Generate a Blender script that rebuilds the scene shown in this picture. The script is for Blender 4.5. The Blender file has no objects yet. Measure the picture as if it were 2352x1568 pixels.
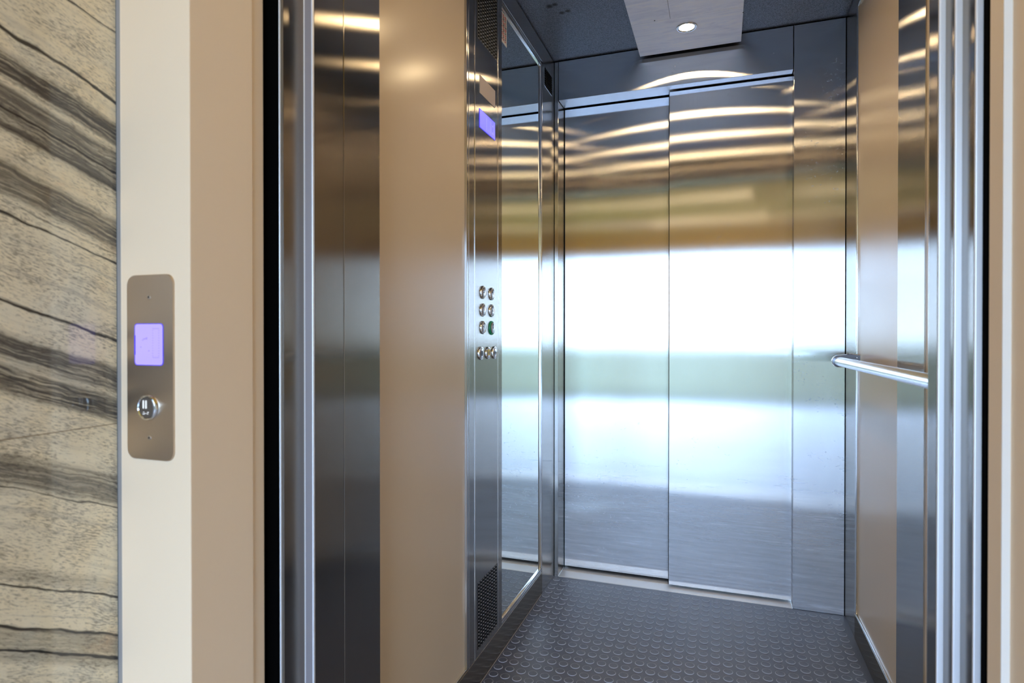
import bpy, bmesh, math, random
from mathutils import Vector, Matrix
PI = math.pi
S = bpy.context.scene
COL = S.collection
random.seed(7)

# ------------------------------------------------------------------ camera, sky, sun, exposure
cam_d = bpy.data.cameras.new('camera')
cam = bpy.data.objects.new('camera', cam_d); COL.objects.link(cam)
cam.location = (0, 0, 1.0174)
cam.rotation_euler = (PI/2 - 0.0059, 0.0, 0.3353)
cam_d.sensor_width = 36.0
cam_d.lens = 1370.78/2352*36
cam_d.shift_y = -0.00295
cam_d.clip_start = 0.01
cam_d.dof.use_dof = True
cam_d.dof.focus_distance = 2.2
cam_d.dof.aperture_fstop = 6.3
S.camera = cam

W = bpy.data.worlds.new('sky'); S.world = W; W.use_nodes = True
wn = W.node_tree.nodes; wl = W.node_tree.links; wn.clear()
wo = wn.new('ShaderNodeOutputWorld'); bg = wn.new('ShaderNodeBackground')
tc = wn.new('ShaderNodeTexCoord'); sp = wn.new('ShaderNodeSeparateXYZ'); rp = wn.new('ShaderNodeValToRGB')
wl.new(tc.outputs['Generated'], sp.inputs[0]); wl.new(sp.outputs['Z'], rp.inputs[0])
rp.color_ramp.elements[0].position = 0.0; rp.color_ramp.elements[0].color = (0.50, 0.72, 1.0, 1)
rp.color_ramp.elements[1].position = 0.6; rp.color_ramp.elements[1].color = (0.30, 0.52, 1.0, 1)
wl.new(rp.outputs[0], bg.inputs['Color']); bg.inputs['Strength'].default_value = 9.5
wl.new(bg.outputs[0], wo.inputs[0])

sun_d = bpy.data.lights.new('sun', 'SUN'); sun = bpy.data.objects.new('sun', sun_d); COL.objects.link(sun)
sun_d.energy = 3.0; sun_d.angle = 0.01; sun_d.color = (1, 0.93, 0.8)
sun.rotation_euler = (math.radians(-38), math.radians(10), 0)       # from behind the building, high

S.view_settings.view_transform = 'Standard'
S.view_settings.look = 'None'
S.view_settings.gamma = 1.0
S.view_settings.exposure = 0.72
S.view_settings.use_curve_mapping = False
cy = S.cycles
cy.max_bounces = 14; cy.diffuse_bounces = 7; cy.glossy_bounces = 10
cy.sample_clamp_indirect = 12.0
cy.caustics_reflective = True
cy.use_denoising = True
cy.adaptive_threshold = 0.005

# sky portal in the lobby glazing (guides the daylight that enters there)
pd = bpy.data.lights.new('glazing_portal', 'AREA'); pd.shape = 'RECTANGLE'; pd.size = 3.5; pd.size_y = 2.24
po = bpy.data.objects.new('glazing_portal', pd); COL.objects.link(po)
po.location = (.05, -4.10, 1.12); po.rotation_euler = (PI/2, 0, 0); pd.cycles.is_portal = True

# ------------------------------------------------------------------ materials
def mat(name):
    m = bpy.data.materials.new(name); m.use_nodes = True
    nt = m.node_tree; nt.nodes.clear()
    out = nt.nodes.new('ShaderNodeOutputMaterial'); b = nt.nodes.new('ShaderNodeBsdfPrincipled')
    nt.links.new(b.outputs[0], out.inputs[0])
    return m, nt, b
def N(nt, t, **k):
    n = nt.nodes.new(t)
    for a, v in k.items(): setattr(n, a, v)
    return n
def math_(nt, op, a, b=None, c=None, clamp=False):
    n = N(nt, 'ShaderNodeMath', operation=op); n.use_clamp = clamp
    for i, v in enumerate((a, b, c)):
        if v is None: continue
        if isinstance(v, (int, float)): n.inputs[i].default_value = v
        else: nt.links.new(v, n.inputs[i])
    return n.outputs[0]
def pos(nt, scale=(1, 1, 1)):
    g = N(nt, 'ShaderNodeNewGeometry'); m = N(nt, 'ShaderNodeMapping')
    m.inputs['Scale'].default_value = scale
    nt.links.new(g.outputs['Position'], m.inputs['Vector']); return m.outputs[0]
def noise(nt, vec, scale, detail=3, rough=.5, dist=0.0):
    n = N(nt, 'ShaderNodeTexNoise'); n.inputs['Scale'].default_value = scale
    n.inputs['Detail'].default_value = detail; n.inputs['Roughness'].default_value = rough
    n.inputs['Distortion'].default_value = dist
    nt.links.new(vec, n.inputs['Vector']); return n.outputs[0]
def ramp(nt, fac, stops, interp='LINEAR'):
    r = N(nt, 'ShaderNodeValToRGB'); cr = r.color_ramp; cr.interpolation = interp
    while len(cr.elements) < len(stops): cr.elements.new(0.5)
    for e, (p, c) in zip(cr.elements, stops):
        e.position = p
        e.color = c if len(c) == 4 else (*c, 1)
    nt.links.new(fac, r.inputs[0]); return r.outputs[0]
def mixc(nt, fac, a, b, blend='MIX'):
    m = N(nt, 'ShaderNodeMix', data_type='RGBA', blend_type=blend)
    for i, v in ((0, fac), (6, a), (7, b)):
        if isinstance(v, (int, float)): m.inputs[i].default_value = v
        elif isinstance(v, tuple): m.inputs[i].default_value = (*v, 1) if len(v) == 3 else v
        else: nt.links.new(v, m.inputs[i])
    return m.outputs[2]

def plain(name, col, rough=.5, metal=0, spec=.5, emit=None, es=0):
    m, nt, b = mat(name)
    b.inputs['Base Color'].default_value = (*col, 1); b.inputs['Roughness'].default_value = rough
    b.inputs['Metallic'].default_value = metal; b.inputs['Specular IOR Level'].default_value = spec
    if emit: b.inputs['Emission Color'].default_value = (*emit, 1); b.inputs['Emission Strength'].default_value = es
    return m

def steel(name, col=(.60, .585, .57), rough=.30, aniso=.60, wear_and_sheen=0.0, scratch=0.0, film=.015):
    """brushed stainless steel; the vertical grain spreads reflections sideways"""
    m = bpy.data.materials.new(name); m.use_nodes = True
    nt = m.node_tree; nt.nodes.clear()
    out = N(nt, 'ShaderNodeOutputMaterial'); b = N(nt, 'ShaderNodeBsdfAnisotropic', distribution='BECKMANN')
    df = N(nt, 'ShaderNodeBsdfDiffuse'); mx = N(nt, 'ShaderNodeMixShader')
    nt.links.new(b.outputs[0], mx.inputs[1]); nt.links.new(df.outputs[0], mx.inputs[2]); nt.links.new(mx.outputs[0], out.inputs[0])
    df.inputs['Color'].default_value = (.62, .69, .82, 1)
    g = N(nt, 'ShaderNodeNewGeometry'); sx = N(nt, 'ShaderNodeSeparateXYZ'); nt.links.new(g.outputs['True Normal'], sx.inputs[0])
    flat = math_(nt, 'GREATER_THAN', math_(nt, 'ABSOLUTE', sx.outputs['Z']), .7)     # level faces: grain runs into the depth
    cb = N(nt, 'ShaderNodeCombineXYZ'); nt.links.new(flat, cb.inputs[1]); nt.links.new(math_(nt, 'SUBTRACT', 1.0, flat), cb.inputs[2])
    nt.links.new(cb.outputs[0], b.inputs['Tangent'])
    b.inputs['Anisotropy'].default_value = aniso
    fine = noise(nt, pos(nt, (700, 700, 2.0)), 1.0, 2)
    r = math_(nt, 'MULTIPLY_ADD', fine, .03, rough-.015)
    c = mixc(nt, math_(nt, 'MULTIPLY', fine, .22), col, tuple(x*.82 for x in col))
    f = film
    if wear_and_sheen:
        sm = noise(nt, pos(nt, (1.2, 1.2, 6)), 1.0, 4, .55, .4)
        r = math_(nt, 'ADD', r, math_(nt, 'MULTIPLY', math_(nt, 'SUBTRACT', sm, .5), wear_and_sheen*.07))
        sm2 = noise(nt, pos(nt, (7, 7, 1.2)), 1.0, 4, .6)
        c = mixc(nt, math_(nt, 'MULTIPLY', sm2, wear_and_sheen*.25), c, tuple(x*.8 for x in col))
        # scuffs along the foot, over a bluish film standing in for floor reflections
        low = math_(nt, 'MULTIPLY_ADD', sep_z(nt), -1.6, 1.25, clamp=True)
        f = math_(nt, 'MULTIPLY_ADD', math_(nt, 'MULTIPLY', low, ramp(nt, noise(nt, pos(nt, (3.5, 3.5, 60)), 1.0, 6, .7, .35), [(.38, (.40, .40, .40)), (.60, (.62, .62, .62)), (.68, (1, 1, 1))])), .95*wear_and_sheen, film)
    if scratch:
        n1 = noise(nt, pos(nt, (30, 30, 55)), 1.0, 6, .78, 1.6)
        n2 = noise(nt, pos(nt, (3.2, 3.2, 3.2)), 1.0, 3, .6)
        k = ramp(nt, n1, [(.60, (0, 0, 0)), (.64, (1, 1, 1))])
        k = math_(nt, 'MULTIPLY', k, ramp(nt, n2, [(.48, (0, 0, 0)), (.6, (1, 1, 1))]))
        k = math_(nt, 'MULTIPLY', k, scratch)
        f = math_(nt, 'ADD', f, math_(nt, 'MULTIPLY', k, .55))
        df.inputs['Color'].default_value = (.68, .74, .86, 1)
    nt.links.new(c, b.inputs['Color']); nt.links.new(r, b.inputs['Roughness'])
    if isinstance(f, (int, float)): mx.inputs[0].default_value = f
    else: nt.links.new(f, mx.inputs[0])
    return m
def sep_z(nt):
    g = N(nt, 'ShaderNodeNewGeometry'); s = N(nt, 'ShaderNodeSeparateXYZ'); nt.links.new(g.outputs['Position'], s.inputs[0]); return s.outputs['Z']

M = {}
M['door'] = steel('brushed_door_steel', (.74, .72, .70), .208, .82, wear_and_sheen=.6, scratch=.35)
M['steel_r'] = steel('scratched_panel_steel', (.70, .695, .69), .208, .82, wear_and_sheen=.6, scratch=1.0)
M['steel'] = steel('brushed_steel', (.60, .585, .56), .20, .76)
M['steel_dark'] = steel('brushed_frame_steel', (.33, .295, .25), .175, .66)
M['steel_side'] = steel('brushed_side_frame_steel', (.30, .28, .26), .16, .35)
M['steel_panel'] = steel('brushed_control_panel_steel', (.45, .42, .385), .19, .74)
M['bright'] = plain('polished_edge_steel', (.8, .8, .8), .16, 1)
M['bracket'] = plain('dark_reflection_bracket', (.16, .16, .18), .22, 1)  # chrome plate; its dark reflection is put into the base colour
M['cap_dark'] = plain('gunmetal_button', (.20, .18, .165), .42, .8)
M['edge'] = plain('satin_edge_profile', (.90, .92, .98), .38, .35)
M['grey_edge'] = plain('grey_steel_edge', (.42, .39, .42), .45, .6)
M['corner_glare'] = plain('corner_daylight_white', (.95, .95, .93), .4)  # daylight on the cream corner put into a near-white colour
M['chrome'] = plain('chrome', (.82, .82, .82), .08, 1)
M['satin'] = plain('satin_handrail_steel', (.78, .78, .79), .2, 1)
M['alu'] = plain('sill_aluminium', (.72, .70, .68), .42, 1)
M['black'] = plain('matt_black', (.0015, .0015, .0015), .95, 0, .02)
M['dark_metal'] = plain('dark_metal', (.03, .03, .032), .5, .6)
M['mirror'] = plain('mirror_glass', (.80, .84, .80), .0, 1)
M['shaft'] = plain('shaft_concrete', (.08, .08, .08), .9)

def strip_mat():
    m, nt, b = mat('brushed_ceiling_aluminium')
    n = noise(nt, pos(nt, (6, 30, 6)), 1.0, 6, .65, 1.5)
    n2 = noise(nt, pos(nt, (14, 22, 10)), 1.0, 4, .6, .8)
    c = ramp(nt, n, [(.3, (.74, .75, .86)), (.5, (.86, .87, .96)), (.7, (.95, .93, .95))])
    b.inputs['Metallic'].default_value = .15
    nt.links.new(c, b.inputs['Base Color'])
    nt.links.new(math_(nt, 'MULTIPLY_ADD', n2, .22, .26), b.inputs['Roughness'])
    return m
M['strip'] = strip_mat()

def ceil_mat():
    m, nt, b = mat('dark_textured_ceiling')
    n = noise(nt, pos(nt), 330, 3, .6)
    c = ramp(nt, n, [(.35, (.07, .078, .10)), (.65, (.26, .28, .34))])
    # four small stains
    geo = N(nt, 'ShaderNodeNewGeometry'); acc = None
    for (x, y, rad) in CSTAINS:
        d = N(nt, 'ShaderNodeVectorMath', operation='DISTANCE'); nt.links.new(geo.outputs['Position'], d.inputs[0])
        d.inputs[1].default_value = (x, y, 2.1657)
        k = math_(nt, 'SUBTRACT', 1.0, math_(nt, 'DIVIDE', d.outputs['Value'], rad), clamp=True)
        acc = k if acc is None else math_(nt, 'MAXIMUM', acc, k)
    c = mixc(nt, math_(nt, 'MULTIPLY', acc, 1.6, clamp=True), c, (.018, .016, .018))
    nt.links.new(c, b.inputs['Base Color'])
    b.inputs['Metallic'].default_value = .55; b.inputs['Roughness'].default_value = .42
    bp = N(nt, 'ShaderNodeBump'); bp.inputs['Strength'].default_value = .25; bp.inputs['Distance'].default_value = .001
    nt.links.new(n, bp.inputs['Height']); nt.links.new(bp.outputs[0], b.inputs['Normal'])
    return m
CSTAINS = [(-.565, 2.02, .016), (-.545, 2.015, .014), (-.535, 2.075, .013), (-.512, 2.07, .013)]
M['ceiling'] = ceil_mat()

def paint(name, col, rough=.55, spec=.4, var=.04):
    m, nt, b = mat(name)
    n = noise(nt, pos(nt), 2.3, 3)
    c = mixc(nt, n, tuple(x*(1-var) for x in col), tuple(min(1, x*(1+var)) for x in col))
    nt.links.new(c, b.inputs['Base Color']); b.inputs['Roughness'].default_value = rough
    b.inputs['Specular IOR Level'].default_value = spec
    bp = N(nt, 'ShaderNodeBump'); bp.inputs['Strength'].default_value = .05; bp.inputs['Distance'].default_value = .001
    nt.links.new(noise(nt, pos(nt), 160, 2), bp.inputs['Height']); nt.links.new(bp.outputs[0], b.inputs['Normal'])
    return m
M['cream'] = paint('cream_wall_paint', (.95, .76, .55), .6)
M['beige'] = paint('beige_laminate', (.70, .55, .375), .22, .3, .02)
M['lobby_ceiling'] = paint('ochre_lobby_ceiling', (.80, .50, .09), .7)
M['lobby_wall'] = paint('lobby_wall_paint', (.55, .46, .34), .7)

def granite():
    m, nt, b = mat('veined_granite')
    g = N(nt, 'ShaderNodeNewGeometry'); s = N(nt, 'ShaderNodeSeparateXYZ'); nt.links.new(g.outputs['Position'], s.inputs[0])
    Y, Z = s.outputs['Y'], s.outputs['Z']
    yy = math_(nt, 'SUBTRACT', Y, .53)
    # slope steepens towards the floor
    slope = math_(nt, 'MULTIPLY_ADD', math_(nt, 'SUBTRACT', 1.0, Z), 0.42, .38)
    t0 = math_(nt, 'ADD', Z, math_(nt, 'MULTIPLY', yy, slope))
    cb = N(nt, 'ShaderNodeCombineXYZ'); nt.links.new(math_(nt, 'MULTIPLY', yy, 4.5), cb.inputs[0]); nt.links.new(math_(nt, 'MULTIPLY', t0, 7.5), cb.inputs[1])
    cb.inputs[2].default_value = 2.3
    w1 = noise(nt, cb.outputs[0], 1.0, 2)
    w2 = noise(nt, cb.outputs[0], 5.0, 3)
    t = math_(nt, 'ADD', t0, math_(nt, 'MULTIPLY', math_(nt, 'SUBTRACT', w1, .5), .020))
    t = math_(nt, 'ADD', t, math_(nt, 'MULTIPLY', math_(nt, 'SUBTRACT', w2, .5), .012))
    lo, hi = .50, 1.56
    tn = math_(nt, 'DIVIDE', math_(nt, 'SUBTRACT', t, lo), hi-lo)
    def vein_ramp(vs, base=0.0):
        stops = []
        for z, half, k in vs:
            p = (z-lo)/(hi-lo); h = half*.8/(hi-lo)
            stops += [(p-h, base), (p, k), (p+h, base)]
        stops.sort()
        return ramp(nt, tn, [(max(0, min(1, p)), (v, v, v)) for p, v in stops])
    thin = vein_ramp([(1.447, .006, .85), (1.357, .007, .9), (1.243, .006, .9), (1.150, .003, .55), (1.137, .004, .95), (1.035, .006, .95), (.986, .003, .4), (.690, .004, .85), (.640, .008, .8), (.612, .005, .9)])
    thin2 = vein_ramp([(1.012, .003, .6), (.962, .004, .9), (.913, .003, .8), (1.262, .003, .8), (1.212, .003, .5), (.56, .005, .8), (.675, .003, .5), (.81, .004, .8)])
    def band_ramp(bs):
        st = []
        for z0, z1, k in bs:
            st += [((z0-.004-lo)/(hi-lo), 0), ((z0+.004-lo)/(hi-lo), k), ((z1-.004-lo)/(hi-lo), k), ((z1+.004-lo)/(hi-lo), 0)]
        st.sort(); return ramp(nt, tn, [(p, (v, v, v)) for p, v in st])
    band = band_ramp([(.815, .850, .75), (.925, .958, .95), (.966, .998, .9), (1.160, 1.200, .85), (1.236, 1.292, .85), (1.297, 1.328, .95), (.600, .640, .5), (.70, .712, .4)])
    # streaky grain running with the veins
    cb2 = N(nt, 'ShaderNodeCombineXYZ'); nt.links.new(math_(nt, 'MULTIPLY', yy, 11), cb2.inputs[0]); nt.links.new(math_(nt, 'MULTIPLY', t, 260), cb2.inputs[1])
    st1 = noise(nt, cb2.outputs[0], 1.0, 5, .65, .3)
    cb3 = N(nt, 'ShaderNodeCombineXYZ'); nt.links.new(math_(nt, 'MULTIPLY', yy, 120), cb3.inputs[0]); nt.links.new(math_(nt, 'MULTIPLY', t, 480), cb3.inputs[1])
    st2 = noise(nt, cb3.outputs[0], 1.0, 6, .72, .05)
    st3 = noise(nt, cb2.outputs[0], .35, 4, .6, .5)
    warm = noise(nt, pos(nt), 9, 4, .6, .5)
    base = ramp(nt, warm, [(.3, (.74, .70, .56)), (.45, (.84, .75, .56)), (.60, (.84, .72, .50)), (.70, (.84, .60, .38)), (.8, (.68, .64, .55))])
    dens = noise(nt, pos(nt, (1, 14, 22)), 1.0, 3, .6)
    sp_ = math_(nt, 'ADD', st2, math_(nt, 'MULTIPLY', math_(nt, 'SUBTRACT', dens, .5), .35))
    base = mixc(nt, ramp(nt, sp_, [(.50, (0, 0, 0)), (.62, (.75, .75, .75))]), base, (.20, .17, .13))
    base = mixc(nt, ramp(nt, st3, [(.52, (0, 0, 0)), (.72, (.45, .45, .45))]), base, (.30, .28, .25))
    bfac = math_(nt, 'MULTIPLY', band, ramp(nt, st1, [(.46, (1, 1, 1)), (.66, (.35, .35, .35))]))
    c = mixc(nt, bfac, base, (.045, .042, .042))
    tf = ramp(nt, math_(nt, 'ADD', math_(nt, 'MAXIMUM', thin, thin2), math_(nt, 'MULTIPLY', math_(nt, 'SUBTRACT', st1, .5), .9)), [(.38, (0, 0, 0)), (.62, (.95, .95, .95))])
    c = mixc(nt, tf, c, (.022, .021, .022))
    # slab joint
    jd = math_(nt, 'ABSOLUTE', math_(nt, 'SUBTRACT', Z, .895))
    c = mixc(nt, math_(nt, 'MULTIPLY', math_(nt, 'LESS_THAN', jd, .0008), .7), c, (.22, .15, .09))
    nt.links.new(c, b.inputs['Base Color'])
    b.inputs['Roughness'].default_value = .07; b.inputs['Specular IOR Level'].default_value = .7
    return m
M['granite'] = granite()
M['rubber'] = plain('black_rubber', (.016, .030, .082), .40, 0, .5)
M['rubber'].node_tree.nodes['Principled BSDF'].inputs['IOR'].default_value = 2.3
M['rubber_edge'] = plain('worn_stud_edge', (.40, .42, .50), .6, 0, .5)
M['rubber_base'] = M['rubber']
M['lens'] = plain('lamp_glass', (1, 1, 1), .3, 0, .5, (1, .74, .42), 125)
M['lens_lobby'] = plain('lobby_lamp_glass', (1, 1, 1), .3, 0, .5, (1, .77, .50), 420)
M['green'] = plain('green_plastic', (.0, .16, .06), .3, 0, .5, (0, .5, .2), .04)
M['yellow'] = plain('yellow_plastic', (.75, .55, .02), .4)
M['ink'] = plain('black_ink', (.008, .008, .008), .5)
M['inkred'] = plain('red_ink', (.45, .03, .03), .5)
M['paper'] = plain('white_paper', (.75, .73, .72), .5)
M['braille'] = plain('lit_white_plastic', (.85, .85, .85), .3, 0, .5, (1, 1, 1), .25)
M['cop_cap'] = plain('brushed_button_cap', (.62, .58, .57), .32, 1)
M['nameplate'] = plain('matt_name_plate', (.46, .40, .38), .5, .55)
M['call_plate'] = steel('brushed_call_plate', (.60, .49, .38), .38, .3)
M['lcd'] = plain('backlit_violet_screen', (.05, .05, .1), .25, 0, .5, (.50, .42, 1.0), .62)
M['lcd_edge'] = plain('backlit_blue_screen_edge', (.02, .02, .2), .25, 0, .5, (.06, .04, .95), .6)
M['lcd_dim'] = plain('dim_screen_segment', (.05, .05, .1), .25, 0, .5, (.34, .27, .85), .6)
M['lcd_cop'] = plain('backlit_blue_screen', (.05, .05, .1), .25, 0, .5, (.20, .185, .98), .66)
M['lcd_cop2'] = plain('pale_screen_segment', (.05, .05, .1), .25, 0, .5, (.33, .31, 1.0), .66)
M['joint'] = plain('grey_sealant', (.34, .31, .29), .6)
M['grass'] = None

def grass_mat():
    m, nt, b = mat('lawn')
    n = noise(nt, pos(nt), 1.2, 5); c = ramp(nt, n, [(.3, (.10, .115, .05)), (.7, (.19, .19, .09))])
    nt.links.new(c, b.inputs['Base Color']); b.inputs['Roughness'].default_value = .9
    return m
M['grass'] = grass_mat()
def tile_mat():
    m, nt, b = mat('pale_lobby_tiles')
    br = N(nt, 'ShaderNodeTexBrick'); nt.links.new(pos(nt), br.inputs['Vector']); br.offset = 0
    br.inputs['Scale'].default_value = 1.0; br.inputs['Brick Width'].default_value = .6; br.inputs['Row Height'].default_value = .6
    br.inputs['Mortar Size'].default_value = .004
    br.inputs['Color1'].default_value = (.42, .47, .58, 1); br.inputs['Color2'].default_value = (.39, .44, .55, 1); br.inputs['Mortar'].default_value = (.4, .4, .4, 1)
    nt.links.new(br.outputs['Color'], b.inputs['Base Color']); b.inputs['Roughness'].default_value = .20
    return m
M['tile'] = tile_mat()

# ------------------------------------------------------------------ mesh helpers
def link(name, me, parent=None, mats=()):
    o = bpy.data.objects.new(name, me); COL.objects.link(o)
    for mm in mats: me.materials.append(mm)
    if parent: o.parent = parent
    return o
def obj(name, bm, m, parent=None, smooth=False):
    me = bpy.data.meshes.new(name); bm.normal_update(); bm.to_mesh(me); bm.free()
    ms = m if isinstance(m, (list, tuple)) else [m]
    o = link(name, me, parent, ms)
    if smooth:
        for p in me.polygons: p.use_smooth = True
        try: me.set_sharp_from_angle(angle=math.radians(35))
        except Exception: pass
    return o
def add_box(bm, x0, x1, y0, y1, z0, z1, bev=0.0, seg=1, mi=0):
    b2 = bmesh.new(); r = bmesh.ops.create_cube(b2, size=1)
    for v in b2.verts:
        v.co = Vector(((x0+x1)/2+v.co.x*(x1-x0), (y0+y1)/2+v.co.y*(y1-y0), (z0+z1)/2+v.co.z*(z1-z0)))
    if bev: bmesh.ops.bevel(b2, geom=b2.edges[:], offset=bev, segments=seg, affect='EDGES', profile=.5)
    for f in b2.faces: f.material_index = mi
    me = bpy.data.meshes.new('t'); b2.to_mesh(me); b2.free(); bm.from_mesh(me); bpy.data.meshes.remove(me)
def box(name, x0, x1, y0, y1, z0, z1, m, parent=None, bev=0.0, seg=1):
    bm = bmesh.new(); add_box(bm, x0, x1, y0, y1, z0, z1, bev, seg)
    return obj(name, bm, m, parent)
def add_lathe(bm, prof, M4=Matrix(), seg=32, mi=0, cap=True):
    """prof: list of (r, h); axis +Z of M4"""
    rings = []
    for r, h in prof:
        if r < 1e-6: rings.append([bm.verts.new(M4 @ Vector((0, 0, h)))])
        else: rings.append([bm.verts.new(M4 @ Vector((r*math.cos(2*PI*i/seg), r*math.sin(2*PI*i/seg), h))) for i in range(seg)])
    for a, b in zip(rings, rings[1:]):
        for i in range(seg):
            j = (i+1) % seg
            if len(a) == 1 and len(b) == 1: continue
            if len(a) == 1: f = bm.faces.new((a[0], b[i], b[j]))
            elif len(b) == 1: f = bm.faces.new((a[i], a[j], b[0]))
            else: f = bm.faces.new((a[i], a[j], b[j], b[i]))
            f.material_index = mi
def empty(name, loc, label=None, cat=None, group=None, kind=None):
    o = bpy.data.objects.new(name, None); COL.objects.link(o); o.location = loc
    o.empty_display_size = .05
    return tag(o, label, cat, group, kind)
def tag(o, label=None, cat=None, group=None, kind=None):
    if label: o['label'] = label
    if cat: o['category'] = cat
    if group: o['group'] = group
    if kind: o['kind'] = kind
    return o
def st(o): o['kind'] = 'structure'; return o
def local(o, root):
    """keep world placement when parented to a moved empty"""
    o.parent = root; o.matrix_parent_inverse = Matrix.Translation(-root.location); return o

# wall-plane frames: X+ facing (left wall) and -Y facing (lobby wall)
def frame_left(y, z, x): return Matrix(((0, 0, 1, x), (1, 0, 0, y), (0, 1, 0, z), (0, 0, 0, 1)))      # local x -> +Y, y -> +Z, z -> +X
def frame_front(x, z, y): return Matrix(((1, 0, 0, x), (0, 0, -1, y), (0, 1, 0, z), (0, 0, 0, 1)))    # local x -> +X, y -> +Z, z -> -Y
def add_round_rect(bm, w, h, r, t, M4, seg=6, mi=0, bev=0.0):
    pts = []
    for cx, cy_, a0 in ((w/2-r, h/2-r, 0), (-w/2+r, h/2-r, PI/2), (-w/2+r, -h/2+r, PI), (w/2-r, -h/2+r, 1.5*PI)):
        for i in range(seg+1):
            a = a0+PI/2*i/seg; pts.append((cx+r*math.cos(a), cy_+r*math.sin(a)))
    def ring(z, ins):
        out = []
        for x, y in pts:
            d = math.hypot(x, y) or 1
            out.append(bm.verts.new(M4 @ Vector((x-ins*x/d, y-ins*y/d, z))))
        return out
    rings = [ring(0, 0), ring(t-bev, 0)] + ([ring(t, bev)] if bev else [])
    n = len(pts)
    for a, b in zip(rings, rings[1:]):
        for i in range(n):
            f = bm.faces.new((a[i], a[(i+1) % n], b[(i+1) % n], b[i])); f.material_index = mi
    f = bm.faces.new(rings[-1]); f.material_index = mi
    f = bm.faces.new(rings[0][::-1]); f.material_index = mi
def glyph(name, text, size, M4, m, parent, depth=.0004):
    cu = bpy.data.curves.new('glyph', 'FONT'); cu.body = text; cu.size = size
    cu.align_x = 'CENTER'; cu.align_y = 'CENTER'; cu.extrude = depth/2; cu.offset = size*.03
    to = bpy.data.objects.new('glyph', cu); COL.objects.link(to)
    bpy.context.view_layer.update()
    me = bpy.data.meshes.new_from_object(to); bpy.data.objects.remove(to)
    me.materials.clear(); me.transform(M4)
    return link(name, me, parent, [m])

# ------------------------------------------------------------------ dimensions (metres)
XL, XR, D, HC = -.66, .4288, 2.4332, 2.1657
YF = 1.0                                    # inner face of the car's front return

# ------------------------------------------------------------------ lobby shell (behind and around the camera)
st(box('floor', -2.6, 2.6, -4.2, .74, -.05, 0.0, M['tile']))
st(box('ceiling', -2.6, 2.6, -4.2, .74, 2.6, 2.75, M['lobby_ceiling']))
st(box('wall_right_lobby', 2.5, 2.6, -4.2, .60, 0, 2.6, M['lobby_wall']))
st(box('wall_left_lobby', -2.6, -2.5, -4.2, .60, 0, 2.6, M['lobby_wall']))
g = st(box('wall_granite', -2.5, -.7886, -.9, .60, 0.0, 2.6, M['granite']))
wl_ = empty('wall_front', (0, .6, 0), kind='structure')
for nm, a in (('pier', (-.7811, -.6558, .60, .712, 0, 2.6)), ('pier_return', (-.7811, -.6600, .712, .739, 0, 2.6)),
              ('pier', (.311, 2.5, .60, .824, 0, 2.6)), ('pier_return', (.303, .50, .824, .861, 0, 2.6)),
              ('lintel', (-.6558, .311, .60, .712, 2.12, 2.6)), ('lintel', (-.66, .303, .712, .739, 2.12, 2.6))):
    o = box(nm, *a, M['cream'], bev=.0015, seg=2); local(o, wl_)
o = box('sealant_joint', -.7886, -.7811, .6012, .70, 0, 2.6, M['joint']); local(o, wl_)
local(box('corner_highlight', .3028, .3112, .8225, .8240, 0, 2.6, M['corner_glare']), wl_)  # added strip, paints the daylight highlight along the cream corner
# glazed front of the lobby
for a in ((-2.6, -1.7, 0, 2.6), (1.8, 2.6, 0, 2.6), (-1.7, 1.8, 2.24, 2.6)):
    st(box('wall_entrance', a[0], a[1], -4.2, -4.06, a[2], a[3], M['lobby_ceiling']))
w = empty('window_1', (0, -4.15, 0), kind='structure')
for x in (-1.7, .05, 1.75):
    local(box('window_frame', x, x+.05, -4.18, -4.12, 0, 2.24, M['dark_metal']), w)
local(box('window_frame', -1.7, 1.8, -4.18, -4.12, 2.19, 2.24, M['dark_metal']), w)
# outdoors
st(box('ground', -60, 60, -60, -4.2, -.2, -.02, M['grass']))
# shaft round the car
for nm, a in (('wall_shaft', (-1.25, -1.15, .86, 3.1, -.3, 2.75)), ('wall_shaft', (1.15, 1.25, .86, 3.1, -.3, 2.75)),
              ('wall_shaft', (-1.25, 1.25, 3.0, 3.1, -.3, 2.75)), ('wall_shaft', (-1.25, 1.25, .74, 3.1, 2.65, 2.75)),
              ('wall_shaft', (-1.25, -.85, .76, .86, -.3, 2.75)), ('wall_shaft', (.55, 1.25, .862, .87, -.3, 2.75))):
    st(box(nm, *a, M['shaft']))

# ------------------------------------------------------------------ landing and car door frames
f = empty('door_frame_left', (-.64, .8, 0), kind='structure')
local(box('gap_lining', -.85, -.6425, .7490, .7515, -.02, 2.3, M['black']), f)
local(box('edge_profile', -.70, -.6412, .7520, .7560, 0, 2.3, M['edge'], bev=.001, seg=2), f)
local(box('outer_jamb', -.70, -.6372, .7562, .8040, 0, 2.3, M['steel_dark']), f)
local(box('edge_profile', -.70, -.6206, .8048, .8085, 0, 2.3, M['grey_edge'], bev=.0006), f)
local(box('edge_bead', -.6228, -.6200, .8036, .8080, 0, 2.3, M['edge'], bev=.0008, seg=2), f)
local(box('edge_bead', -.6385, -.6358, .8036, .8050, 0, 2.3, M['edge'], bev=.0005), f)
local(box('middle_jamb', -.70, -.6200, .8087, .8865, 0, 2.3, M['steel_dark']), f)
local(box('inner_jamb', -.70, -.6192, .8872, 1.0030, 0, 2.3, M['steel_dark'], bev=.0006), f)
f = empty('door_frame_right', (.3, .9, 0), kind='structure')
local(box('gap_lining', .3032, .55, .8650, .8800, -.02, 2.3, M['black']), f)
local(box('edge_profile', .2955, .36, .8802, .8842, 0, 2.3, M['edge'], bev=.0016, seg=3), f)
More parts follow.
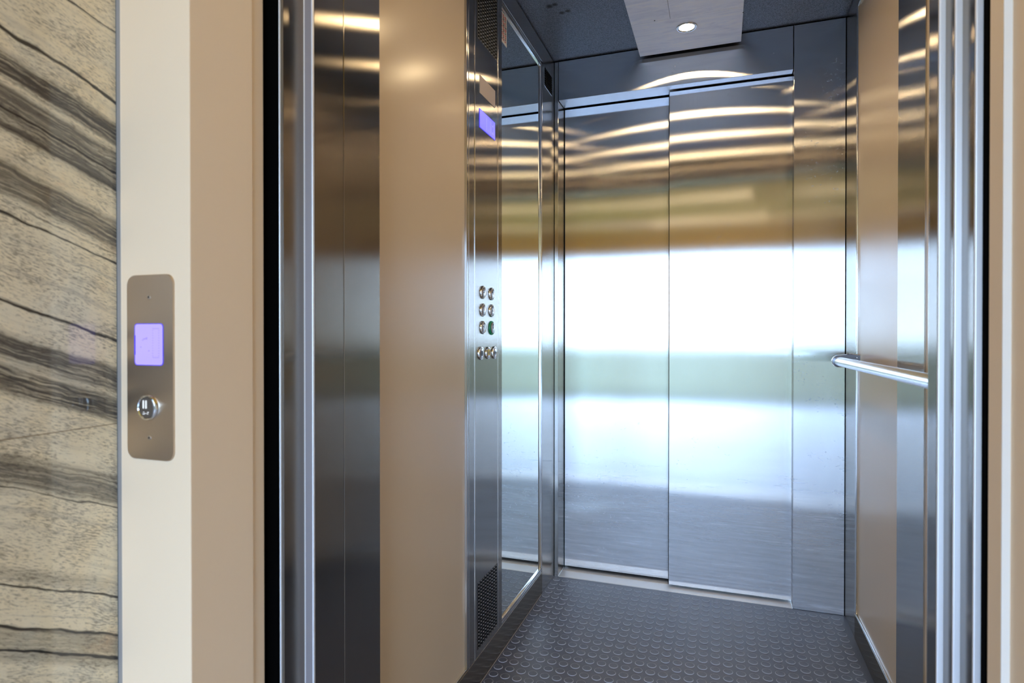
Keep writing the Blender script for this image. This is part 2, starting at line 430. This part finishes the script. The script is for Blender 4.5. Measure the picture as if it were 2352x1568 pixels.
local(box('outer_jamb', .2956, .36, .8843, .9226, 0, 2.3, M['steel_side']), f)
local(box('edge_profile', .2875, .36, .9227, .9267, 0, 2.3, M['edge'], bev=.0016, seg=3), f)
local(box('middle_jamb', .2876, .36, .9268, .9576, 0, 2.3, M['steel_side']), f)
local(box('edge_profile', .2800, .44, .9577, .9617, 0, 2.3, M['edge'], bev=.0016, seg=3), f)
local(box('inner_jamb', .2801, .44, .9618, .9950, 0, 2.3, M['steel_side'], bev=.0004), f)
f = empty('door_frame_top', (-.17, .9, 2.0), kind='structure')
local(box('front_header', -.6190, .2799, .90, 1.0, 2.0, HC+.1, M['steel_dark']), f)
local(box('landing_header', -.6190, .2799, .7562, .895, 2.02, HC+.15, M['dark_metal']), f)
local(box('front_return', .2801, .4288, .9955, .9985, 0, HC, M['steel']), f)
f = empty('door_sill', (-.17, .85, 0), kind='structure')
local(box('landing_sill', -.85, .50, .742, .86, -.05, .002, M['alu']), f)
local(box('car_sill', -.70, .44, .885, 1.0, -.05, .002, M['alu']), f)
local(box('shaft_void', -.85, .55, .861, .884, -.3, -.1, M['black']), f)

# ------------------------------------------------------------------ car floor: studded rubber
def studded_floor():
    bm = bmesh.new(); add_box(bm, XL-.02, XR+.02, YF, D, -.03, 0.0, mi=0)
    seg = 20
    y = 1.79 - .0407*19; 
    xs = [-.640+.03695*i for i in range(29)]
    while y < D-.014:
        for x in xs:
            if y < YF+.016: continue
            M4 = Matrix.Translation((x, y, 0))
            h = .0011
            add_lathe(bm, [(.0142, 0), (.0138, h)], M4, seg, 1)
            add_lathe(bm, [(.0138, h), (.0128, h+.0001)], M4, seg, 1)
            add_lathe(bm, [(.0128, h+.0001), (.0118, h-.00015), (0, h-.0002)], M4, seg, 0)
        y += .0407
    o = obj('floor_car', bm, [M['rubber'], M['rubber_edge']])
    return st(o)
studded_floor()

# ------------------------------------------------------------------ back wall and its sliding door
wb = empty('wall_back', (-.1, D, 0), kind='structure')
local(box('left_stile', XL+.0015, -.6425, D, D+.10, 0, 2.161, M['steel'], bev=.0006), wb)
local(box('door_header', -.6405, .2545, D, D+.092, 2.0, 2.161, M['steel_r'], bev=.0006), wb)
local(box('right_panel', .2570, .4268, D, D+.10, .001, 2.161, M['steel_r'], bev=.0006), wb)
local(box('wall_backing', XL-.03, XR+.03, D+.135, D+.15, -.03, 2.25, M['black']), wb)
local(box('wall_backing', XL-.03, -.6435, D+.004, D+.009, -.03, 2.25, M['black']), wb)
local(box('wall_backing', .2580, XR+.03, D+.004, D+.009, -.03, 2.25, M['black']), wb)
local(box('wall_backing', -.6425, .2565, D+.004, D+.09, 2.004, 2.25, M['black']), wb)
d1 = empty('door_1', (-.19, 2.5, 0), kind='structure')
def leaf(x0, x1, y0, y1, z0, z1):
    bm = bmesh.new(); add_box(bm, x0, x1, y0, y1, z0, z1, .0012, 1)
    return obj('door_leaf', bm, M['door'])
local(leaf(-.6395, -.1700, 2.5350, 2.560, .010, 1.996), d1)
local(leaf(-.1945, .2600, 2.4850, 2.510, .008, 1.996), d1)
local(box('edge_seal', -.1962, -.1946, 2.4865, 2.508, .009, 1.995, M['black']), d1)
sl = empty('door_sill_back', (-.19, 2.48, 0), kind='structure')
local(box('sill_plate', -.6415, .2560, D+.0002, 2.4995, -.02, .0025, M['alu'], bev=.0008), sl)
local(box('sill_plate', -.6415, .2560, 2.5030, 2.5600, -.02, .0015, M['alu'], bev=.0006), sl)

# ------------------------------------------------------------------ car ceiling
c = empty('ceiling_car', (-.1, 1.7, HC), kind='structure')
local(box('ceiling_panel', XL-.02, XR+.02, YF-.01, D+.09, HC, HC+.03, M['ceiling']), c)
local(box('shadow_gap', XL-.004, XL-.003, YF, D, 2.150, HC, M['black']), c)
cp = empty('ceiling_light_panel', (-.114, 1.7, HC), 'brushed aluminium panel hung along the middle of the dark lift ceiling', 'ceiling panel')
for a in ((-.3008, .0729, 2.1515, 2.4040), (-.3008, -.1658, YF+.04, 2.1507), (-.1650, .0729, YF+.04, 2.1507)):
    local(box('panel_sheet', a[0], a[1], a[2], a[3], 2.118, 2.1335, M['strip'], bev=.0006), cp)
local(box('panel_backing', -.298, .070, YF+.045, 2.400, 2.1335, HC-.0005, M['dark_metal']), cp)
bm = bmesh.new()
for (x, y) in ((-.2185, 2.145), (.0729, 2.19)):
    add_lathe(bm, [(.0025, 0), (.0018, .001), (0, .0012)], Matrix.Translation((x-.0, y, 2.118)) @ Matrix.Rotation(PI, 4, 'X'), 10)
local(obj('fixing_screw', bm, M['ink']), cp)

def spotlight(x, y, z, label, lens=None, group=None):
    r = empty('spotlight', (x, y, z), label, 'spotlight', group)
    F = Matrix.Translation((x, y, z)) @ Matrix.Rotation(PI, 4, 'X')
    bm = bmesh.new()
    add_lathe(bm, [(.0365, 0), (.0362, .0015), (.0345, .003), (.0320, .0032), (.0305, .0020), (.0300, .0006), (.0292, .0006), (.0285, .0022), (.0268, .0026), (.0255, .0015), (.0252, 0)], F, 40)
    local(obj('chrome_ring', bm, M['chrome'], smooth=True), r)
    bm = bmesh.new(); add_lathe(bm, [(.0252, .0004), (.018, .0010), (0, .0014)], F, 32)
    local(obj('lamp_lens', bm, lens or M['lens'], smooth=True), r)
    return r
spotlight(-.1145, 2.2266, 2.118, 'round chrome-rimmed spotlight glowing in the ceiling panel nearest the back door', group='spotlights in the lift ceiling panel')
for y, w_ in ((1.86, 'second'), (1.50, 'third'), (1.14, 'fourth')):
    spotlight(-.1145, y, 2.118, 'round chrome-rimmed spotlight in the ceiling panel, %s from the back door' % w_, group='spotlights in the lift ceiling panel')

# ------------------------------------------------------------------ left wall
st(box('wall_left', XL-.05, XL-.0125, YF, D+.1, -.03, 2.25, M['black']))
wlft = empty('wall_left', (XL, 2.2, 0), kind='structure')
wlf2 = empty('wall_left', (XL, 1.3, 0), kind='structure')
local(box('corner_panel', XL-.012, XL, 2.2550, D-.0015, 0, 2.161, M['steel'], bev=.0005), wlft)
local(box('top_rail', XL-.012, XL, 1.795, 2.2535, 2.0885, 2.161, M['steel'], bev=.0005), wlft)
local(box('cream_panel', XL-.012, XL-.006, YF-.0, 1.5130, .0, 2.161, M['beige']), wlf2)
local(box('panel_edging', XL-.011, XL+.001, 1.5135, 1.5240, .088, 2.161, M['steel'], bev=.0006), wlf2)
b_ = st(box('baseboard_left', XL-.012, XL+.001, YF, 2.2535, 0, .0860, M['steel_dark'], bev=.0008))
st(box('trim_1', XL-.010, XL-.0015, YF, 1.5245, .0865, .0905, M['bright'], bev=.0006))
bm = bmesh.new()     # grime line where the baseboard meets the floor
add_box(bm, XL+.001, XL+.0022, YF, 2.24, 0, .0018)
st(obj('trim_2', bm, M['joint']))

# mirror
mi = empty('wall_mirror', (XL, 2.02, 1.09), 'tall narrow steel-framed mirror between the control panel and the back corner', 'mirror')
local(box('mirror_glass', XL-.009, XL-.005, 1.794, 2.234, .1050, 2.0700, M['mirror']), mi)
bm = bmesh.new()
for (y0, y1, z0, z1) in ((2.2345, 2.2410, .0970, 2.0870), (2.2440, 2.2525, .0885, 2.0870), (1.795, 2.2405, 2.0640, 2.0705), (1.795, 2.2525, 2.0760, 2.0875),
                         (1.795, 2.2405, .0985, .1050), (1.795, 2.2525, .0875, .0955)):
    add_box(bm, XL-.009, XL+.0005, y0, y1, z0, z1, .0009, 2)
local(obj('mirror_frame', bm, M['bright'], smooth=True), mi)
bm = bmesh.new(); add_box(bm, XL-.0095, XL-.004, 2.2405, 2.2445, .09, 2.085); add_box(bm, XL-.0095, XL-.004, 1.795, 2.244, 2.0700, 2.0765)
add_box(bm, XL-.0095, XL-.004, 1.795, 2.244, .0945, .0995)
local(obj('frame_groove', bm, M['dark_metal']), mi)
# notice stuck to the mirror
nt_ = empty('notice', (XL-.004, 1.80, 2.02), 'small white notice with red and black print at the top of the mirror', 'notice')
local(box('sheet', XL-.0049, XL-.0046, 1.795, 1.855, 1.962, 2.060, M['paper']), nt_)
bm = bmesh.new(); bk = bmesh.new()
for i in range(13):
    z = 2.053-i*.0066
    for j in range(3):
        y0 = 1.800+j*.0175; l = random.uniform(.009, .0155)
        add_box(bm if i % 3 != 2 else bk, XL-.0047, XL-.0045, y0, y0+l, z-.0022, z+.0022)
local(obj('red_print', bm, M['inkred']), nt_); local(obj('black_print', bk, M['ink']), nt_)

# vent near the top of the corner panel
v = empty('ventilation_grille', (XL, 2.34, 2.05), 'small black louvred vent high on the left corner panel', 'vent')
bm = bmesh.new()
for a in ((2.2800, 2.2825, 2.008, 2.080), (2.280, 2.396, 2.0065, 2.0085)):
    add_box(bm, XL-.001, XL+.0012, a[0], a[1], a[2], a[3])
local(obj('vent_frame', bm, M['bright']), v)
local(box('vent_cover', XL-.001, XL+.0004, 2.2825, 2.396, 2.0085, 2.082, M['black']), v)
bm = bmesh.new()
for i in range(7): add_box(bm, XL, XL+.0016, 2.290, 2.392, 2.015+i*.0095, 2.0175+i*.0095)
local(obj('vent_slats', bm, M['dark_metal']), v)

# ------------------------------------------------------------------ control panel
XC = XL+.0015
cop = empty('control_panel', (XL, 1.66, 1.1), 'tall narrow steel lift control panel with numbered buttons and blue display', 'control panel')
local(box('face_plate', XL-.012, XC-.0008, 1.5255, 1.7935, .0870, 2.161, M['steel_panel'], bev=.0005), cop)
bm = bmesh.new()
add_box(bm, XC-.004, XC, 1.5265, 1.5290, .087, 2.161, .0006); add_box(bm, XC-.004, XC+.0008, 1.5690, 1.5712, .087, 2.161, .0006)
add_box(bm, XC-.004, XC+.0002, 1.7568, 1.7580, .087, 2.161, .0004)
local(obj('raised_bead', bm, M['bright']), cop)
def speaker(z0, z1, n):
    bm = bmesh.new(); y0, y1 = 1.5905, 1.7490; cols = 9; rows = n
    for i in range(rows):
        for j in range(cols):
            y = y0+(j+.5)*(y1-y0)/cols; z = z0+(i+.5)*(z1-z0)/rows
            h = .0062; ww = .0105
            F = frame_left(y, z, XC-.0007)
            a = [F @ Vector(p) for p in ((-ww/2, 0, .0), (0, -h/2, .0), (ww/2, 0, .0), (0, h/2, .0))]
            vs = [bm.verts.new(p) for p in a]; bm.faces.new(vs)
            # punched lip catching light
    o = obj('speaker_holes', bm, M['black'])
    bm = bmesh.new()
    for i in range(rows+1):
        for j in range(cols):
            y = y0+(j+.5)*(y1-y0)/cols; z = z0+i*(z1-z0)/rows
            F = frame_left(y, z, XC-.0006)
            add_lathe(bm, [(.0022, 0), (.0016, .0007), (0, .001)], F, 8)
    o2 = obj('speaker_studs', bm, M['chrome'], smooth=True)
    pl = box('speaker_grille', XC-.0014, XC-.00075, y0-.003, y1+.003, z0-.003, z1+.003, M['dark_metal'])
    return pl, o, o2
for z0, z1, n in ((1.874, 2.145, 27), (.110, .298, 19)):
    pl, a, b_ = speaker(z0, z1, n); local(pl, cop); a.parent = pl; b_.parent = pl
    a.matrix_parent_inverse = b_.matrix_parent_inverse = Matrix()
    pl.location = pl.location
local(box('name_plate', XC-.0008, XC+.0008, 1.6060, 1.7300, 1.7185, 1.7715, M['nameplate'], bev=.0004), cop)
dsp = box('display', XC-.0008, XC+.0004, 1.6035, 1.7308, 1.6190, 1.6735, M['lcd_edge']); local(dsp, cop)
o = box('lit_area', XC+.0002, XC+.0007, 1.6055, 1.7290, 1.6205, 1.6720, M['lcd_cop']); o.parent = dsp; o.matrix_parent_inverse = Matrix.Translation(-cop.location).inverted() @ Matrix.Translation(-cop.location)
bm = bmesh.new()
for (y0, y1, z0, z1) in ((1.655, 1.657, 1.626, 1.664), (1.661, 1.663, 1.626, 1.664), (1.672, 1.674, 1.626, 1.664), (1.684, 1.688, 1.626, 1.664), (1.694, 1.697, 1.626, 1.664), (1.704, 1.712, 1.630, 1.636), (1.704, 1.712, 1.652, 1.657), (1.716, 1.719, 1.630, 1.664)):
    add_box(bm, XC+.0005, XC+.0009, y0, y1, z0, z1)
o = obj('screen_segments', bm, M['lcd_cop2']); o.parent = dsp

def push_button(y, z, r, sym, kind, label=None):
    F = frame_left(y, z, XC-.0008)
    bm = bmesh.new()
    add_lathe(bm, [(r, 0), (r, .0016), (r*.93, .0042), (r*.84, .0046), (r*.76, .0036), (r*.74, .001)], F, 36)
    pb = obj('push_button', bm, M['green'] if kind == 'green' else M['chrome'], smooth=True); local(pb, cop)
    if label: pb['label'] = label
    bm = bmesh.new()
    h = .0046 if kind != 'green' else .0062
    add_lathe(bm, [(r*.74, .001), (r*.74, h-.0006), (r*.69, h), (0, h+.0003)], F, 32)
    cap = obj('button_cap', bm, M['cop_cap'], smooth=True); cap.parent = pb
    G = frame_left(y, z, XC-.0008+h+.0004)
    if kind in ('num', 'green'):
        glyph('button_symbol', sym, .0215, G @ Matrix.Translation((0, .0045, 0)), M['ink'], pb)
    elif kind == 'dot':
        bm = bmesh.new(); add_lathe(bm, [(r*.42, 0), (r*.42, .0004), (0, .0004)], G, 24); obj('button_symbol', bm, M['ink']).parent = pb
    elif kind == 'alarm':
        bm = bmesh.new(); add_round_rect(bm, r*.95, r*1.0, .003, .0004, G @ Matrix.Translation((0, r*.12, 0)))
        obj('alarm_field', bm, M['yellow']).parent = pb
        bm = bmesh.new(); T = G @ Matrix.Translation((0, r*.1, .0005))
        p = [(-.0045, -.0042), (.0045, -.0042), (.0030, -.001), (.0024, .0028), (0, .0048), (-.0024, .0028), (-.0030, -.001)]
        bm.faces.new([bm.verts.new(T @ Vector((a, b, .0002))) for a, b in p])
        p = [(-.0012, -.0062), (.0012, -.0062), (.0012, -.0046), (-.0012, -.0046)]
        bm.faces.new([bm.verts.new(T @ Vector((a, b, .0002))) for a, b in p])
        obj('button_symbol', bm, M['ink']).parent = pb
    elif kind == 'open':
        bm = bmesh.new(); T = G
        for s in (-1, 1):
            bm.faces.new([bm.verts.new(T @ Vector((a, b, .0003))) for a, b in ((s*.0090, 0), (s*.0030, -.0058), (s*.0030, .0058))][::s])
        add_b = [(-.0008, -.0065), (.0008, -.0065), (.0008, .0065), (-.0008, .0065)]
        bm.faces.new([bm.verts.new(T @ Vector((a, b, .0003))) for a, b in add_b])
        obj('button_symbol', bm, M['ink']).parent = pb
for y, z, s_, k, lb in ((1.6296, 1.1425, '3', 'num', 'chrome button marked 3'), (1.7003, 1.1423, '4', 'num', 'chrome button marked 4'),
                    (1.6296, 1.0908, '1', 'num', 'chrome button marked 1'), (1.7003, 1.0912, '2', 'num', 'chrome button marked 2'),
                    (1.6296, 1.0392, '-1', 'num', 'chrome button marked -1'), (1.7003, 1.0387, '0', 'green', 'green-ringed button marked 0')):
    push_button(y, z, .0195 if k == 'num' else .0215, s_, k, lb)
push_button(1.6124, .9641, .0195, '', 'dot', 'chrome button with a black dot')
push_button(1.6680, .9636, .0185, '', 'alarm', 'button with yellow bell sign')
push_button(1.7223, .9631, .0195, '', 'open', 'chrome door-opening button')

# ------------------------------------------------------------------ right wall
wr = empty('wall_right', (XR, 1.7, 0), kind='structure')
local(box('wall_backing', XR+.012, XR+.05, YF, D+.1, -.03, 2.25, M['black']), wr)
local(box('corner_panel', XR, XR+.012, 2.2640, D-.0015, 0, 2.161, M['steel'], bev=.0005), wr)
local(box('top_rail', XR, XR+.012, YF, 2.2625, 2.1090, 2.161, M['steel'], bev=.0005), wr)
local(box('cream_panel', XR+.004, XR+.012, 1.7720, 2.2450, .090, 2.108, M['beige']), wr)
local(box('steel_panel', XR+.001, XR+.012, 1.5575, 1.7715, .088, 2.108, M['steel'], bev=.0004), wr)
local(box('cream_panel', XR+.004, XR+.012, 1.0, 1.5570, .090, 2.108, M['beige']), wr)
st(box('baseboard_right', XR-.001, XR+.012, YF, 2.2625, 0, .0840, M['steel_dark'], bev=.0008))
bm = bmesh.new()
add_box(bm, XR-.0012, XR+.006, 2.2440, 2.2625, .0870, 2.1075, .0012, 2)
add_box(bm, XR-.0012, XR+.006, YF, 2.2435, .0845, .0895, .0012, 2)
add_box(bm, XR-.0012, XR+.006, YF, 2.2435, 2.1030, 2.1085, .0012, 2)
st(obj('trim_3', bm, M['bright'], smooth=True))

# handrail
hx, hz, hr = .365, .9318, .0145
h = empty('handrail', (hx, 1.7, hz), 'round brushed steel handrail along the right wall', 'handrail')
bm = bmesh.new()
add_lathe(bm, [(0, 0), (hr*.8, 0), (hr, .002), (hr, 1.15), (0, 1.15)], Matrix.Translation((hx, 2.188, hz)) @ Matrix.Rotation(PI/2, 4, 'X'), 40)
local(obj('rail', bm, M['satin'], smooth=True), h)
def plate_outline(r):
    pts = [(XR-.001, .020+(r-.019)), (.406, .0235+(r-.019)), (.402, .0255+(r-.019))]
    for k in range(1, 6):
        u = k/6; pts.append((.402+(hx-.402)*u, (.0255+(r-.019))*(1-u)+r*u - .0012*math.sin(PI*u)))
    pts += [(hx+r*math.cos(a), r*math.sin(a)) for a in [PI/2+PI*i/20 for i in range(21)]]
    pts += [(.385, -r*.99), (.402, -.0205-(r-.019)), (XR-.001, -.020-(r-.019))]
    return pts
def bracket(y, d):
    bm = bmesh.new(); f_ = [bm.verts.new((x, y, hz+z)) for x, z in plate_outline(.0180)]; b_ = [bm.verts.new((x, y+d*.003, hz+z)) for x, z in plate_outline(.0180)]
    bm.faces.new(f_); bm.faces.new(b_[::-1]); n = len(f_)
    for i in range(n): bm.faces.new((f_[i], f_[(i+1) % n], b_[(i+1) % n], b_[i]))
    bmesh.ops.recalc_face_normals(bm, faces=bm.faces[:])
    p = obj('bracket', bm, M['bracket']); local(p, h)
    bm = bmesh.new(); A = plate_outline(.0180); B = plate_outline(.0197)
    rings = []
    for (xa, za), (xb, zb) in zip(A, B):
        rings.append([bm.verts.new(c) for c in ((xa, y-d*.0035, hz+za), (xb, y-d*.0028, hz+zb), (xb, y+d*.004, hz+zb), (xa, y+d*.0045, hz+za))])
    for a, b in zip(rings, rings[1:]):
        for k in range(4): bm.faces.new((a[k], a[(k+1) % 4], b[(k+1) % 4], b[k]))
    bm.faces.new(rings[0]); bm.faces.new(rings[-1][::-1])
    bmesh.ops.recalc_face_normals(bm, faces=bm.faces[:])
    o = obj('bracket_rim', bm, M['chrome'], smooth=True); o.parent = p; o.matrix_parent_inverse = Matrix.Translation(Vector((0, 0, 0)))
    bm = bmesh.new(); add_lathe(bm, [(.0022, 0), (.0018, .0012), (0, .0014)], Matrix.Translation((.418, y, hz+.012)) @ Matrix.Rotation(d*PI/2, 4, 'X'), 14)
    o = obj('bracket_screw', bm, M['chrome'], smooth=True); o.parent = p
bracket(2.1885, 1)
bracket(1.0390, -1)

# ------------------------------------------------------------------ call panel on the lobby wall
YP = .60
call = empty('call_panel', (-.7238, YP, .974), 'steel call panel with violet screen and round button on the cream wall', 'call panel')
Fp = frame_front(-.7238, .9738, YP)
bm = bmesh.new(); add_round_rect(bm, .0830, .2490, .0130, .0030, Fp, 8, 0, .0008)
local(obj('face_plate', bm, M['call_plate'], smooth=True), call)
Fs = frame_front(-.7249, 1.0046, YP-.0030)
bm = bmesh.new(); add_round_rect(bm, .0515, .0565, .0048, .0006, Fs, 6); scr = obj('screen', bm, M['lcd_edge']); local(scr, call)
bm = bmesh.new(); add_round_rect(bm, .0495, .0548, .0042, .0004, frame_front(-.7246, 1.0046, YP-.0034), 6); o = obj('lit_area', bm, M['lcd']); o.parent = scr
bm = bmesh.new()
for i in range(11):     # dotted figure and arrow dots on the screen
    for x, z in ((-.7170, 1.0235-i*.0034), (-.7060, 1.0235-i*.0034)):
        add_box(bm, x-.0005, x+.0005, YP-.0041, YP-.0038, z-.0005, z+.0005)
for i in range(6):
    for z in (1.0260, .9872):
        x = -.7165+i*.0020; add_box(bm, x-.0005, x+.0005, YP-.0041, YP-.0038, z-.0005, z+.0005)
for (x, z) in ((-.7330, 1.0120), (-.7312, 1.0120), (-.7294, 1.0128), (-.7276, 1.0136), (-.7350, 1.0105), (-.7280, 1.0118), (-.7385, 1.0010), (-.7240, .9960)):
    add_box(bm, x-.0009, x+.0009, YP-.0041, YP-.0038, z-.0007, z+.0007)
o = obj('screen_segments', bm, M['lcd_dim']); o.parent = scr
o = box('dark_screen_edge', -.7503, -.7484, YP-.0042, YP-.0036, .9905, 1.0170, M['lcd_edge']); o.parent = scr
Fb = frame_front(-.7262, .9200, YP-.0030)
bm = bmesh.new(); add_lathe(bm, [(.0182, 0), (.0180, .0018), (.0166, .0036), (.0152, .0040), (.0140, .0030), (.0138, .0008)], Fb, 44)
cb_ = obj('call_button', bm, M['chrome'], smooth=True); local(cb_, call)
bm = bmesh.new(); add_lathe(bm, [(.0138, .0008), (.0137, .0030), (.0130, .0036), (0, .0036)], Fb, 40); obj('button_cap', bm, M['cap_dark'], smooth=True).parent = cb_
bm = bmesh.new()
for dx in (-.0044, .0004):
    add_round_rect(bm, .0023, .0112, .0011, .0005, Fb @ Matrix.Translation((dx, .0042, .0037)), 5)
for dx, dz, w2 in ((-.0040, -.0062, .0016), (-.0040, -.0086, .0030), (-.0012, -.0078, .0012), (.0016, -.0078, .0012), (.0040, -.0062, .0026), (.0036, -.0084, .0014)):
    add_round_rect(bm, w2, .0011, .0005, .0005, Fb @ Matrix.Translation((dx, dz, .0037)), 3)
obj('button_symbol', bm, M['braille']).parent = cb_
for z in (1.0682, .8790):
    Fz = frame_front(-.7250, z, YP-.0030)
    bm = bmesh.new(); add_lathe(bm, [(.0030, 0), (.0027, .0006), (.0016, .0007), (.0014, .0001), (0, .0001)], Fz, 20); local(obj('screw', bm, M['cop_cap'], smooth=True), call)
    bm = bmesh.new(); add_lathe(bm, [(.0013, .0002), (0, .00025)], Fz, 12); so = obj('screw_socket', bm, M['ink']); local(so, call)

# ------------------------------------------------------------------ lobby lamps behind the camera; the two nearest the lift added to brighten its front
for i, (x, y) in enumerate(((-1.2, -2.2), (.6, -2.2), (-1.2, -3.6), (.6, -3.6), (-.2, -.55), (.9, -.55))):
    spotlight(x, y, 2.5985, 'round recessed lamp in the ochre lobby ceiling, counted from the lift: number %s' % ('two', 'three', 'four', 'five', 'one, added to brighten the front wall', 'six, added to brighten the front wall')[i], M['lens_lobby'], 'lobby ceiling lamps')
